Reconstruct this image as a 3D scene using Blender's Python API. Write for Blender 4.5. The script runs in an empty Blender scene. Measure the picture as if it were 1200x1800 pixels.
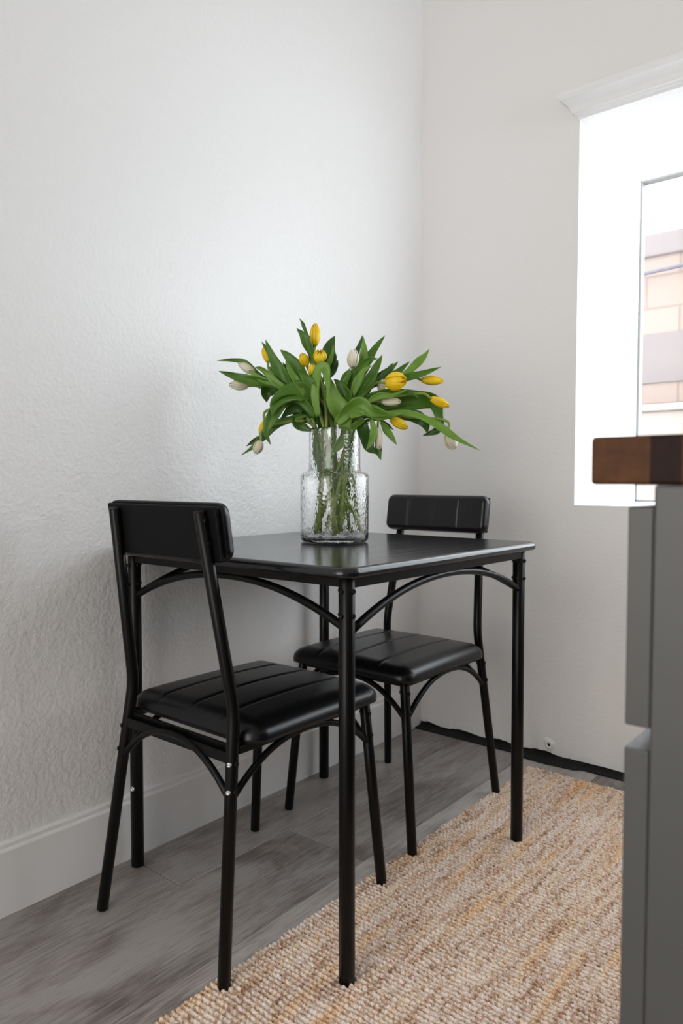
import bpy, bmesh, math, random
import numpy as np
from mathutils import Vector, Matrix
random.seed(7)
PI = math.pi
scene = bpy.context.scene
col = scene.collection

# ------------------------------------------------------------------ camera
F_PX = 1285.79
CAM = Vector((1.47926, -2.25470, 0.89396))
YAW, PITCH, ROLL = -0.686242, -0.039643, 0.002651
fw = Vector((math.sin(YAW)*math.cos(PITCH), math.cos(YAW)*math.cos(PITCH), math.sin(PITCH)))
r0 = Vector((math.cos(YAW), -math.sin(YAW), 0)); u0 = r0.cross(fw)
rt = math.cos(ROLL)*r0 + math.sin(ROLL)*u0
up = -math.sin(ROLL)*r0 + math.cos(ROLL)*u0
cd = bpy.data.cameras.new('camera'); cam = bpy.data.objects.new('camera', cd); col.objects.link(cam)
M = Matrix((rt, up, -fw)).transposed().to_4x4(); M.translation = CAM
cam.matrix_world = M
cd.sensor_fit = 'VERTICAL'; cd.sensor_height = 36.0; cd.sensor_width = 24.0
cd.lens = F_PX*36.0/1800.0
cd.clip_start = 0.02
cd.dof.use_dof = True; cd.dof.focus_distance = 1.55; cd.dof.aperture_fstop = 6.5
scene.camera = cam

# ------------------------------------------------------------------ sky, lights, exposure
w = bpy.data.worlds.new('world'); scene.world = w; w.use_nodes = True
bg = w.node_tree.nodes['Background']
bg.inputs[0].default_value = (0.90, 0.95, 1.0, 1); bg.inputs[1].default_value = 6.1

def area(name, loc, target, sx, sy, energy, color):
    l = bpy.data.lights.new(name, 'AREA'); l.shape = 'RECTANGLE'; l.size = sx; l.size_y = sy
    l.energy = energy; l.color = color
    o = bpy.data.objects.new(name, l); col.objects.link(o); o.location = loc
    d = Vector(target)-Vector(loc); o.rotation_euler = d.to_track_quat('-Z', 'Y').to_euler()
    return o
# added area fills inside the closed room, no opening behind either
area('fill_behind_camera', (1.25, -5.1, 1.35), (1.2, 0, 1.3), 2.3, 2.4, 74, (1.0, 0.96, 0.92))  # broad fill added to lift the far wall
so = area('fill_right_side', (4.2, -.50, 1.75), (0, -.40, 2.15), .9, 1.1, 3.7, (.93, 0.97, 1.0)); so.data.spread = math.radians(44)  # narrow fill added to brighten the left wall near the corner
# sky portal in the window
for a_ in (((1.4, 0.67, 1.42), (1.4, -2, 1.42), 1.62, 1.18), ((2.26, .36, 1.42), (0, .36, 1.42), .50, 1.18), ((1.4, .36, 2.05), (1.4, .3601, 0), 1.60, .50)):
    po = area('window_portal', *a_, 1, (1, 1, 1)); po.data.cycles.is_portal = True
vs = scene.view_settings
vs.view_transform = 'Standard'; vs.look = 'None'; vs.gamma = 1.0; vs.use_curve_mapping = False
vs.exposure = 0.0

# ------------------------------------------------------------------ materials
def newmat(name):
    m = bpy.data.materials.new(name); m.use_nodes = True
    nt = m.node_tree; b = nt.nodes['Principled BSDF']
    return m, nt, b
def N(nt, t, **k):
    n = nt.nodes.new(t)
    for a, v in k.items():
        if a.startswith('i_'): n.inputs[int(a[2:])].default_value = v
        else: setattr(n, a, v)
    return n
def noise(nt, vec, scale, detail=3, rough=.5, sc=None):
    if sc:
        mp = N(nt, 'ShaderNodeMapping'); mp.inputs['Scale'].default_value = sc
        nt.links.new(vec, mp.inputs[0]); vec = mp.outputs[0]
    n = N(nt, 'ShaderNodeTexNoise'); n.inputs['Scale'].default_value = scale
    n.inputs['Detail'].default_value = detail; n.inputs['Roughness'].default_value = rough
    nt.links.new(vec, n.inputs['Vector']); return n
def ramp(nt, fac, stops, interp='LINEAR'):
    r = N(nt, 'ShaderNodeValToRGB'); r.color_ramp.interpolation = interp
    e = r.color_ramp.elements
    while len(e) < len(stops): e.new(0.5)
    for i, (p, c) in enumerate(stops):
        e[i].position = p; e[i].color = (*c, 1) if len(c) == 3 else c
    nt.links.new(fac, r.inputs[0]); return r
def bump(nt, b, h, strength, dist):
    n = N(nt, 'ShaderNodeBump'); n.inputs['Strength'].default_value = strength; n.inputs['Distance'].default_value = dist
    nt.links.new(h, n.inputs['Height']); nt.links.new(n.outputs[0], b.inputs['Normal']); return n
def obco(nt): return N(nt, 'ShaderNodeTexCoord').outputs['Object']
def simple(name, c, rough=.5, metal=0, spec=.5, bs=None):
    m, nt, b = newmat(name)
    b.inputs['Base Color'].default_value = (*c, 1); b.inputs['Roughness'].default_value = rough
    b.inputs['Metallic'].default_value = metal; b.inputs['Specular IOR Level'].default_value = spec
    if bs:
        n = noise(nt, obco(nt), bs[0], 3); bump(nt, b, n.outputs[0], bs[1], bs[2])
    return m

def wall_mat(name, c, rough, strength):
    m, nt, b = newmat(name); co = obco(nt)
    b.inputs['Base Color'].default_value = (*c, 1); b.inputs['Roughness'].default_value = rough
    n1 = noise(nt, co, 105, 3, .5); n2 = noise(nt, co, 44, 2, .5)
    mx = N(nt, 'ShaderNodeMath', operation='ADD'); mm = N(nt, 'ShaderNodeMath', operation='MULTIPLY'); mm.inputs[1].default_value = .9
    nt.links.new(n2.outputs[0], mm.inputs[0]); nt.links.new(n1.outputs[0], mx.inputs[0]); nt.links.new(mm.outputs[0], mx.inputs[1])
    r = ramp(nt, mx.outputs[0], [(.0, (0, 0, 0)), (.35, (.1, .1, .1)), (.62, (.8, .8, .8)), (1, (1, 1, 1))])
    r.color_ramp.elements[0].position = .6/2; r.color_ramp.elements[3].position = 1
    bump(nt, b, mx.outputs[0], strength, .004)
    return m
WALL = wall_mat('wall_paint_textured', (.80, .80, .80), .36, .46)
WALL2 = wall_mat('wall_paint_far', (.80, .795, .79), .55, .18)
TRIM = simple('trim_paint', (.82, .82, .82), .4)
BASEB = simple('baseboard_paint', (.80, .80, .80), .4)
REVEAL = simple('window_recess_paint', (.86, .86, .86), .5)
METAL = simple('black_powder_coated_steel', (.0035, .0034, .0034), .30, 0, .18, (900, .08, .0004))
PLY = simple('black_painted_board', (.004, .004, .0045), .5, 0, .12, (60, .25, .001))
STEEL = simple('bright_screw_steel', (.62, .62, .62), .3, 1)
BLACKFELT = simple('black_underlay', (.006, .006, .006), .7, 0, .3, (90, .5, .003))
CABPAINT = simple('grey_cabinet_paint', (.070, .070, .068), .42)
RUBBER = simple('black_plastic_foot', (.01, .01, .01), .5)

def leather():
    m, nt, b = newmat('black_faux_leather'); co = obco(nt)
    b.inputs['Base Color'].default_value = (.0045, .0045, .0052, 1); b.inputs['Specular IOR Level'].default_value = .32; b.inputs['Roughness'].default_value = .28
    v = N(nt, 'ShaderNodeTexVoronoi'); v.inputs['Scale'].default_value = 700; nt.links.new(co, v.inputs['Vector'])
    bump(nt, b, v.outputs[0], .12, .0006); return m
LEATHER = leather()

def table_mat():
    m, nt, b = newmat('black_woodgrain_laminate'); co = obco(nt)
    n = noise(nt, co, 5, 4, .6, (9, 1.0, 3)); n.inputs['Distortion'].default_value = .8
    r = ramp(nt, n.outputs[0], [(.35, (.005, .005, .006)), (.5, (.011, .011, .013)), (.62, (.006, .006, .007))])
    nt.links.new(r.outputs[0], b.inputs['Base Color'])
    wv = N(nt, 'ShaderNodeTexWave'); wv.bands_direction = 'X'
    wv.inputs['Scale'].default_value = 7; wv.inputs['Distortion'].default_value = 9; wv.inputs['Detail'].default_value = 3
    wv.inputs['Detail Scale'].default_value = .9
    mp = N(nt, 'ShaderNodeMapping'); mp.inputs['Scale'].default_value = (1.3, .10, 1)
    nt.links.new(co, mp.inputs[0]); nt.links.new(mp.outputs[0], wv.inputs['Vector'])
    f = noise(nt, co, 10, 3, .6, (16, .5, 3))
    ad = N(nt, 'ShaderNodeMath', operation='ADD'); nt.links.new(wv.outputs['Fac'], ad.inputs[0]); nt.links.new(f.outputs[0], ad.inputs[1])
    bump(nt, b, ad.outputs[0], .16, .0006)
    rr = N(nt, 'ShaderNodeMapRange'); rr.inputs['To Min'].default_value = .13; rr.inputs['To Max'].default_value = .24
    nt.links.new(f.outputs[0], rr.inputs[0]); nt.links.new(rr.outputs[0], b.inputs['Roughness'])
    b.inputs['Specular IOR Level'].default_value = .5
    return m
TABLE = table_mat()

def floor_mat():
    m, nt, b = newmat('grey_vinyl_plank'); co = obco(nt)
    at = N(nt, 'ShaderNodeAttribute'); at.attribute_name = 'plank'
    sp = N(nt, 'ShaderNodeSeparateColor'); nt.links.new(at.outputs['Color'], sp.inputs[0])
    cb = N(nt, 'ShaderNodeCombineXYZ')
    ml = N(nt, 'ShaderNodeMath', operation='MULTIPLY'); ml.inputs[1].default_value = 13.0
    nt.links.new(sp.outputs[1], ml.inputs[0]); nt.links.new(ml.outputs[0], cb.inputs[0]); nt.links.new(ml.outputs[0], cb.inputs[1])
    ad = N(nt, 'ShaderNodeVectorMath', operation='ADD'); nt.links.new(co, ad.inputs[0]); nt.links.new(cb.outputs[0], ad.inputs[1])
    big = noise(nt, ad.outputs[0], 2.2, 4, .6, (2.6, 1.0, 1)); big.inputs['Distortion'].default_value = .9
    fine = noise(nt, ad.outputs[0], 30, 5, .65, (6, .35, 1)); fine.inputs['Distortion'].default_value = 1.2
    mx = N(nt, 'ShaderNodeMath', operation='MULTIPLY_ADD'); mx.inputs[1].default_value = .75
    nt.links.new(fine.outputs[0], mx.inputs[0]); nt.links.new(big.outputs[0], mx.inputs[2])
    r = ramp(nt, mx.outputs[0], [(.68, (.125, .108, .098)), (.86, (.25, .225, .21)), (1.0, (.33, .31, .295))])
    mu = N(nt, 'ShaderNodeMix', data_type='RGBA', blend_type='MULTIPLY'); mu.inputs[0].default_value = 1
    to = N(nt, 'ShaderNodeCombineColor')
    for i in range(3): nt.links.new(sp.outputs[0], to.inputs[i])
    nt.links.new(r.outputs[0], mu.inputs[6]); nt.links.new(to.outputs[0], mu.inputs[7])
    nt.links.new(mu.outputs[2], b.inputs['Base Color'])
    b.inputs['Roughness'].default_value = .36
    bump(nt, b, fine.outputs[0], .12, .001)
    return m
FLOOR = floor_mat()

def rug_mat():
    m, nt, b = newmat('jute_yarn'); co = obco(nt)
    st = noise(nt, co, 1, 4, .65, (60, 6.0, 1)); knot = noise(nt, co, 105, 2, .7); fib = noise(nt, co, 420, 2, .6); broad = noise(nt, co, 3.0, 2, .5)
    a = N(nt, 'ShaderNodeMath', operation='MULTIPLY_ADD'); a.inputs[1].default_value = 1.15
    nt.links.new(knot.outputs[0], a.inputs[0]); nt.links.new(st.outputs[0], a.inputs[2])
    hf = N(nt, 'ShaderNodeMath', operation='MULTIPLY'); hf.inputs[1].default_value = .82; nt.links.new(a.outputs[0], hf.inputs[0])
    r = ramp(nt, hf.outputs[0], [(.62, (.36, .20, .11)), (.78, (.70, .49, .34)), (.90, (.92, .75, .61)), (1.0, (.95, .86, .77))])
    st2 = noise(nt, co, 1, 2, .5, (30, 3.0, 1))
    r2 = ramp(nt, st2.outputs[0], [(.40, (.97, .97, 1.02)), (.58, (1.0, .98, .95)), (.72, (1.0, .76, .50))])
    r3 = ramp(nt, fib.outputs[0], [(.3, (.72, .70, .68)), (.65, (1.1, 1.1, 1.1))])
    mu = N(nt, 'ShaderNodeMix', data_type='RGBA', blend_type='MULTIPLY'); mu.inputs[0].default_value = 1
    mv = N(nt, 'ShaderNodeMix', data_type='RGBA', blend_type='MULTIPLY'); mv.inputs[0].default_value = 1
    nt.links.new(r.outputs[0], mu.inputs[6]); nt.links.new(r2.outputs[0], mu.inputs[7])
    nt.links.new(mu.outputs[2], mv.inputs[6]); nt.links.new(r3.outputs[0], mv.inputs[7])
    nt.links.new(mv.outputs[2], b.inputs['Base Color'])
    b.inputs['Roughness'].default_value = .85; b.inputs['Specular IOR Level'].default_value = .2
    bump(nt, b, fib.outputs[0], .5, .0015)
    return m
RUG = rug_mat()

def block_mat():      # butcher block: staves run along y, each of its own tone
    m, nt, b = newmat('walnut_butcher_block'); co = obco(nt)
    sx = N(nt, 'ShaderNodeSeparateXYZ'); nt.links.new(co, sx.inputs[0])
    r = ramp(nt, sx.outputs[0], [(0, (.085, .036, .014)), (.042/.8, (.016, .006, .004)), (.0635/.8, (.075, .030, .009)), (.11/.8, (.06, .025, .012)), (.16/.8, (.13, .06, .025)), (.21/.8, (.05, .02, .01)), (.26/.8, (.12, .05, .02))], 'CONSTANT')
    dv = N(nt, 'ShaderNodeMath', operation='MULTIPLY'); dv.inputs[1].default_value = 1/.8
    nt.links.new(sx.outputs[0], dv.inputs[0]); nt.links.new(dv.outputs[0], r.inputs[0])
    g = noise(nt, co, 22, 4, .6, (3, .4, 3))
    r2 = ramp(nt, g.outputs[0], [(.3, (.7, .7, .7)), (.7, (1.25, 1.2, 1.15))])
    mu = N(nt, 'ShaderNodeMix', data_type='RGBA', blend_type='MULTIPLY'); mu.inputs[0].default_value = 1
    nt.links.new(r.outputs[0], mu.inputs[6]); nt.links.new(r2.outputs[0], mu.inputs[7]); nt.links.new(mu.outputs[2], b.inputs['Base Color'])
    b.inputs['Roughness'].default_value = .55; b.inputs['Specular IOR Level'].default_value = .15
    return m
BUTCHER = block_mat()

def glass_mat(name, bumpy):
    m, nt, b = newmat(name); co = obco(nt)
    b.inputs['Base Color'].default_value = (1, 1, 1, 1); b.inputs['Roughness'].default_value = 0
    b.inputs['Transmission Weight'].default_value = 1; b.inputs['IOR'].default_value = 1.45
    if bumpy:
        v = N(nt, 'ShaderNodeTexVoronoi'); v.feature = 'SMOOTH_F1'; v.inputs['Scale'].default_value = 190
        mp = N(nt, 'ShaderNodeMapping'); mp.inputs['Scale'].default_value = (1, 1, .8)
        ns = noise(nt, co, 40, 2)
        nt.links.new(co, mp.inputs[0]); nt.links.new(mp.outputs[0], v.inputs['Vector'])
        ad = N(nt, 'ShaderNodeMath', operation='ADD'); nt.links.new(v.outputs[0], ad.inputs[0]); nt.links.new(ns.outputs[0], ad.inputs[1])
        bump(nt, b, ad.outputs[0], .42, .0013)
    return m
VASEG = glass_mat('hammered_clear_glass', True)
def pane_mat():
    m = bpy.data.materials.new('window_glass'); m.use_nodes = True; nt = m.node_tree
    for n in list(nt.nodes): nt.nodes.remove(n)
    o = N(nt, 'ShaderNodeOutputMaterial'); t = N(nt, 'ShaderNodeBsdfTransparent'); g = N(nt, 'ShaderNodeBsdfGlossy'); g.inputs['Roughness'].default_value = .02
    fr = N(nt, 'ShaderNodeValue'); fr.outputs[0].default_value = .05; mx = N(nt, 'ShaderNodeMixShader'); t.inputs[0].default_value = (.97, .98, .98, 1)
    nt.links.new(fr.outputs[0], mx.inputs[0]); nt.links.new(t.outputs[0], mx.inputs[1]); nt.links.new(g.outputs[0], mx.inputs[2]); nt.links.new(mx.outputs[0], o.inputs[0])
    return m
PANE = pane_mat()

def leaf_mat(name, c1, c2):
    m, nt, b = newmat(name); co = obco(nt)
    n = noise(nt, co, 14, 3)
    at = N(nt, 'ShaderNodeAttribute'); at.attribute_name = 'blade'
    ve = noise(nt, at.outputs['Vector'], 1, 3, .6, (9, 1.1, 1))
    av = N(nt, 'ShaderNodeMath', operation='MULTIPLY_ADD'); av.inputs[1].default_value = .5
    hm = N(nt, 'ShaderNodeMath', operation='MULTIPLY'); hm.inputs[1].default_value = .5
    nt.links.new(n.outputs[0], hm.inputs[0]); nt.links.new(ve.outputs[0], av.inputs[0]); nt.links.new(hm.outputs[0], av.inputs[2])
    r = ramp(nt, av.outputs[0], [(.38, c1), (.60, c2)])
    nt.links.new(r.outputs[0], b.inputs['Base Color']); b.inputs['Roughness'].default_value = .36
    bump(nt, b, ve.outputs[0], .35, .0012)
    b.inputs['Subsurface Weight'].default_value = 0
    # thin leaf: some light passes through
    tr = N(nt, 'ShaderNodeBsdfTranslucent'); mx = N(nt, 'ShaderNodeMixShader'); mx.inputs[0].default_value = .30
    nt.links.new(r.outputs[0], tr.inputs[0])
    out = nt.nodes['Material Output']
    nt.links.new(b.outputs[0], mx.inputs[1]); nt.links.new(tr.outputs[0], mx.inputs[2]); nt.links.new(mx.outputs[0], out.inputs[0])
    return m
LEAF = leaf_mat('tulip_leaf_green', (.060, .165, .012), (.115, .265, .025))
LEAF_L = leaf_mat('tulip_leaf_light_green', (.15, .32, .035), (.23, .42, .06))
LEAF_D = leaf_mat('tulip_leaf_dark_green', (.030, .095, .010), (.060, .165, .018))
STEM = leaf_mat('tulip_stem_green', (.20, .30, .05), (.34, .44, .10))
YEL = leaf_mat('yellow_petal', (.98, .66, .008), (1.0, .80, .03))
WHI = leaf_mat('cream_petal', (.80, .72, .52), (.92, .89, .76))

# ------------------------------------------------------------------ helpers
def link(name, me, mat, parent=None, smooth=False):
    o = bpy.data.objects.new(name, me); col.objects.link(o)
    if mat: me.materials.append(mat)
    if parent: o.parent = parent
    if smooth:
        for p in me.polygons: p.use_smooth = True
    return o
def mesh(name, v, f, mat, parent=None, smooth=False):
    me = bpy.data.meshes.new(name); me.from_pydata([tuple(x) for x in v], [], f); me.update()
    return link(name, me, mat, parent, smooth)
def fromb(name, bm, mat, parent=None, smooth=False, recalc=True):
    if recalc: bmesh.ops.recalc_face_normals(bm, faces=bm.faces)
    me = bpy.data.meshes.new(name); bm.to_mesh(me); bm.free()
    return link(name, me, mat, parent, smooth)
def box(bm, lo, hi, bev=0, seg=2):
    r = bmesh.ops.create_cube(bm, size=1)
    vs_ = r['verts']
    for v in vs_:
        v.co = Vector([(lo[i]+hi[i])/2+v.co[i]*(hi[i]-lo[i]) for i in range(3)])
    if bev:
        es = list({e for v in vs_ for e in v.link_edges})
        bmesh.ops.bevel(bm, geom=es, offset=bev, segments=seg, affect='EDGES', profile=.5)
def cr(pts, n):      # Catmull-Rom samples
    P = [Vector(p) for p in pts]; P = [2*P[0]-P[1]]+P+[2*P[-1]-P[-2]]; out = []
    for i in range(1, len(P)-2):
        for k in range(n):
            t = k/n; a, b, c, d = P[i-1:i+3]
            out.append(.5*((2*b)+(c-a)*t+(2*a-5*b+4*c-d)*t*t+(-a+3*b-3*c+d)*t**3))
    out.append(P[-2]); return out
def tube(bm, path, r, seg=16, cap=True, hint=None):
    path = [Vector(p) for p in path]; rings = []
    t0 = (path[1]-path[0]).normalized()
    n = (Vector(hint) if hint else (Vector((0, 0, 1)) if abs(t0.z) < .9 else Vector((1, 0, 0))))
    for i, p in enumerate(path):
        t = (path[min(i+1, len(path)-1)]-path[max(i-1, 0)]).normalized()
        n = (n-n.dot(t)*t).normalized(); b = t.cross(n)
        rr = r[i] if isinstance(r, (list, tuple)) else r
        rings.append([bm.verts.new(p+(n*math.cos(2*PI*k/seg)+b*math.sin(2*PI*k/seg))*rr) for k in range(seg)])
    for a, c in zip(rings, rings[1:]):
        for k in range(seg): bm.faces.new((a[k], a[(k+1) % seg], c[(k+1) % seg], c[k])).smooth = True
    if cap:
        bm.faces.new(rings[0][::-1]); bm.faces.new(rings[-1])
def rounded_ends(path, r):   # adds a tiny bevel at both ends of a tube
    P = [Vector(p) for p in path]; e = .0025
    a = (P[1]-P[0]).normalized(); b = (P[-1]-P[-2]).normalized()
    path2 = [P[0], P[0]+a*e]+P[1:-1]+[P[-1]-b*e, P[-1]]
    return path2, [r-.002, r]+[r]*(len(P)-2)+[r, r-.002]
def tag(o, label=None, cat=None, group=None, kind=None):
    if label: o['label'] = label
    if cat: o['category'] = cat
    if group: o['group'] = group
    if kind: o['kind'] = kind
    return o
def struct(o, label=None): o['kind'] = 'structure'; o['label'] = label or o.name; return o
def empty(name, loc=(0, 0, 0), rz=0, parent=None):
    o = bpy.data.objects.new(name, None); col.objects.link(o); o.location = loc; o.rotation_euler = (0, 0, rz)
    o.empty_display_size = .05
    if parent: o.parent = parent
    return o
def rrect(W, D, R, n=8):
    out = []
    for cx, cy, a0 in ((W-R, D-R, 0), (-(W-R), D-R, PI/2), (-(W-R), -(D-R), PI), (W-R, -(D-R), 1.5*PI)):
        for k in range(n+1):
            a = a0+k/n*PI/2; out.append((cx+R*math.cos(a), cy+R*math.sin(a)))
    return out

# ------------------------------------------------------------------ the room
XR, YB, ZC = 4.3, -5.3, 2.8
WX0, WX1, WZ0, WZ1, WD = .583, 2.22, .826, 2.02, .61
# left wall
mesh_v = [(0, YB, -.02), (0, .12, -.02), (0, .12, ZC), (0, YB, ZC), (-.12, YB, -.02), (-.12, .12, -.02), (-.12, .12, ZC), (-.12, YB, ZC)]
CUBEF = [(0, 1, 2, 3), (7, 6, 5, 4), (0, 4, 5, 1), (1, 5, 6, 2), (2, 6, 7, 3), (3, 7, 4, 0)]
struct(mesh('wall_left', mesh_v, CUBEF, WALL), 'white wall with hand-textured plaster')
# far wall with the window opening, a ragged plaster edge at the bottom
bm = bmesh.new()
box(bm, (0, 0, WZ1), (XR, .12, ZC)); box(bm, (WX1, 0, .012), (XR, .12, WZ1)); box(bm, (WX0, 0, .012), (WX1, .12, WZ0))
box(bm, (0, 0, .30), (WX0, .12, WZ1)); box(bm, (0, .04, -.02), (XR, .12, .02))
n = 70; prev = None; rnd = random.Random(3)
for i in range(n+1):
    x = WX0*i/n; z = .008+.004*rnd.random()+.004*math.sin(i*.35)
    yb = -.002*rnd.random()
    cur = [bm.verts.new(p) for p in ((x, 0, .30), (x, 0, .05), (x, yb, z+.006), (x, .010, z), (x, .12, z))]
    if prev:
        for k in range(4): bm.faces.new((prev[k], cur[k], cur[k+1], prev[k+1]))
    prev = cur
prev = None
for i in range(n*2+1):
    x = WX0+(XR-WX0)*i/(2*n); z = .009+.004*rnd.random()+.003*math.sin(i*.8)
    cur = [bm.verts.new(p) for p in ((x, -.0002, .05), (x, -.001, z+.004), (x, .012, z))]
    if prev:
        for k in range(2): bm.faces.new((prev[k], cur[k], cur[k+1], prev[k+1]))
    prev = cur
struct(fromb('wall_back', bm, WALL2), 'white wall at the far end with the window opening')
bm = bmesh.new(); box(bm, (XR, YB, -.02), (XR+.12, .12, ZC)); struct(fromb('wall_right', bm, WALL2), 'white wall on the right side')
bm = bmesh.new(); box(bm, (-.12, YB-.12, -.02), (XR+.12, YB, ZC)); struct(fromb('wall_front', bm, WALL2), 'white wall behind the camera')
bm = bmesh.new(); box(bm, (-.12, YB-.12, ZC), (XR+.12, .12, ZC+.1)); struct(fromb('ceiling', bm, WALL2), 'white ceiling')
# floor planks
PW = .245
verts = []; faces = []; tones = []
def plank(x0, x1, y0, y1, tone, off):
    g = .0009; c = .0012; x0 += g; x1 -= g; y0 += g; y1 -= g
    b = len(verts)
    verts.extend([(x0, y0, -.002), (x1, y0, -.002), (x1, y1, -.002), (x0, y1, -.002), (x0+c, y0+c, 0), (x1-c, y0+c, 0), (x1-c, y1-c, 0), (x0+c, y1-c, 0)])
    faces.extend([(b+4, b+5, b+6, b+7), (b, b+1, b+5, b+4), (b+1, b+2, b+6, b+5), (b+2, b+3, b+7, b+6), (b+3, b, b+4, b+7)])
    tones.extend([(tone, off)]*5)
joints = {0: [-1.25, -2.47, -3.69], 1: [-.907, -2.127, -3.347], 2: [-1.93, -3.15]}
tone = {0: 1.02, 1: 1.12, 2: 1.5}
rnd = random.Random(5)
for i in range(0, 18):
    x0 = -.045+i*PW; x1 = min(x0+PW, XR); x0 = max(x0, .0)
    js = joints.get(i) or [-(.2+rnd.random()*1.0+1.22*k) for k in range(4)]
    ys = [-.041]+sorted([j for j in js if j > YB], reverse=True)+[YB]
    for a, bb in zip(ys, ys[1:]):
        plank(x0, x1, bb, a, tone.get(i, .9+.2*rnd.random())*(1 if i < 3 else 1)+.05*rnd.random(), rnd.random())
b = len(verts); verts.extend([(0, YB, -.0022), (XR, YB, -.0022), (XR, .12, -.0022), (0, .12, -.0022)]); faces.append((b, b+1, b+2, b+3)); tones.append((.08, 0))
fl = mesh('floor', verts, faces, FLOOR)
ca = fl.data.color_attributes.new('plank', 'FLOAT_COLOR', 'CORNER')
for p in fl.data.polygons:
    for li in p.loop_indices: ca.data[li].color = (tones[p.index][0], tones[p.index][1], 0, 1)
struct(fl, 'grey wood-look plank floor')
# baseboard on the left wall
bm = bmesh.new()
prof = [(0, 0), (.014, 0), (.014, .134), (.0125, .1375), (.009, .1395), (.009, .148), (.006, .151), (0, .152)]
ends = []
for y in (YB, 0): ends.append([bm.verts.new((x, y, z)) for x, z in prof])
for k in range(len(prof)-1): bm.faces.new((ends[0][k], ends[0][k+1], ends[1][k+1], ends[1][k]))
bm.faces.new(ends[1]); bm.faces.new(ends[0][::-1])
struct(fromb('baseboard_left', bm, BASEB), 'tall white baseboard along the left wall')
# black underlay left bare where the far baseboard is missing
bm = bmesh.new(); rnd = random.Random(11); rows = []
N_ = 150
for i in range(N_+1):
    x = .015+(XR-.02)*(i/N_)**1.6
    yf = -.041-.002*rnd.random()-(.026 if .40 < x < .625 else 0)*(1-.35*abs(x-.51)/.11)
    zt = .004+.002*rnd.random()
    rows.append([bm.verts.new(p) for p in ((x, yf, .0006), (x, yf+.002, zt*.55), (x, -.02, zt*.8), (x, -.004, zt+.003), (x, .012, zt+.010), (x, .014, -.0005), (x, yf+.003, -.0005))])
for a, c in zip(rows, rows[1:]):
    for k in range(7): bm.faces.new((a[k], a[(k+1) % 7], c[(k+1) % 7], c[k]))
struct(fromb('trim_2', bm, BLACKFELT), 'ragged black underlay strip left bare at the foot of the far wall')
# plaster lump around a wall hole
bm = bmesh.new(); cx, cz = .512, .043
rg = []
for k, (r, y) in enumerate(((.020, .0005), (.015, -.004), (.0085, -.0075), (.0055, -.006), (.005, .006))):
    rg.append([bm.verts.new((cx+r*(1+.18*math.sin(3*a+k))*math.cos(a), y, cz+r*1.15*(1+.15*math.cos(2*a+1))*math.sin(a))) for a in [2*PI*j/24 for j in range(24)]])
for a, c in zip(rg, rg[1:]):
    for k in range(24): bm.faces.new((a[k], a[(k+1) % 24], c[(k+1) % 24], c[k]))
ob = fromb('pipe_hole_patch', bm, TRIM, None, True); tag(ob, 'small rough plaster patch with a hole low on the far wall', 'wall patch')
bm = bmesh.new(); bmesh.ops.create_circle(bm, cap_ends=True, radius=.0053, segments=20, matrix=Matrix.Translation((cx, -.003, cz)) @ Matrix.Rotation(PI/2, 4, 'X'))
fromb('hole', bm, BLACKFELT, ob)

# window recess
wn = empty('window_1', (0, 0, 0)); struct(wn, 'deep white window recess with a glazed front')
bm = bmesh.new(); T = .05
box(bm, (WX0-T, .12, WZ0-T), (WX0, WD+.03, WZ1+.01))
box(bm, (WX0, .12, WZ0-T), (WX1+.02, WD+.03, WZ0))
fromb('window_recess', bm, REVEAL, wn)
bm = bmesh.new(); fwid = .008
FW = simple('window_frame_gasket', (.30, .30, .30), .5)
for x0, x1 in ((WX0, WX0+fwid), ((WX0+WX1)/2-.018, (WX0+WX1)/2+.018), (WX1-fwid, WX1)): box(bm, (x0, WD-.02, WZ0), (x1, WD+.02, WZ1), .002)
for z0, z1 in ((WZ0, WZ0+fwid), (WZ1-fwid, WZ1)): box(bm, (WX0, WD-.02, z0), (WX1, WD+.02, z1), .002)
for z0, z1 in ((WZ0, WZ0+fwid), (WZ1-fwid, WZ1)): box(bm, (WX1-.02, .12, z0), (WX1+.02, WD-.02, z1), .002)
fromb('window_frame', bm, FW, wn)
bm = bmesh.new(); box(bm, (WX0+fwid, WD-.002, WZ0+fwid), (WX1-fwid, WD+.002, WZ1-fwid)); fromb('pane', bm, PANE, wn)
bm = bmesh.new(); box(bm, (WX1-.002, .12, WZ0+fwid), (WX1+.002, WD-.02, WZ1-fwid)); fromb('side_pane', bm, PANE, wn)
bm = bmesh.new(); box(bm, (WX0+.012, .12, WZ1), (WX1-.02, WD-.02, WZ1+.004)); fromb('roof_pane', bm, PANE, wn)
# crown moulding over the window
prof = [(0, 2.020), (.004, 2.020), (.006, 2.028), (.012, 2.030), (.014, 2.036), (.019, 2.038), (.021, 2.042), (.024, 2.052), (.031, 2.062), (.040, 2.070), (.044, 2.073), (.047, 2.0745), (.050, 2.080), (.053, 2.083), (.055, 2.092), (0, 2.0925)]
bm = bmesh.new(); cols = []
for p, z in prof:
    cols.append([bm.verts.new(c) for c in ((WX0-p, 0, z), (WX0-p, -p, z), (WX1+p, -p, z), (WX1+p, 0, z))])
for a, c in zip(cols, cols[1:]):
    for k in range(3): bm.faces.new((a[k], a[k+1], c[k+1], c[k]))
bmesh.ops.remove_doubles(bm, verts=bm.verts, dist=1e-6)
struct(fromb('trim_1', bm, TRIM), 'white crown moulding capping the window')

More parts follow.
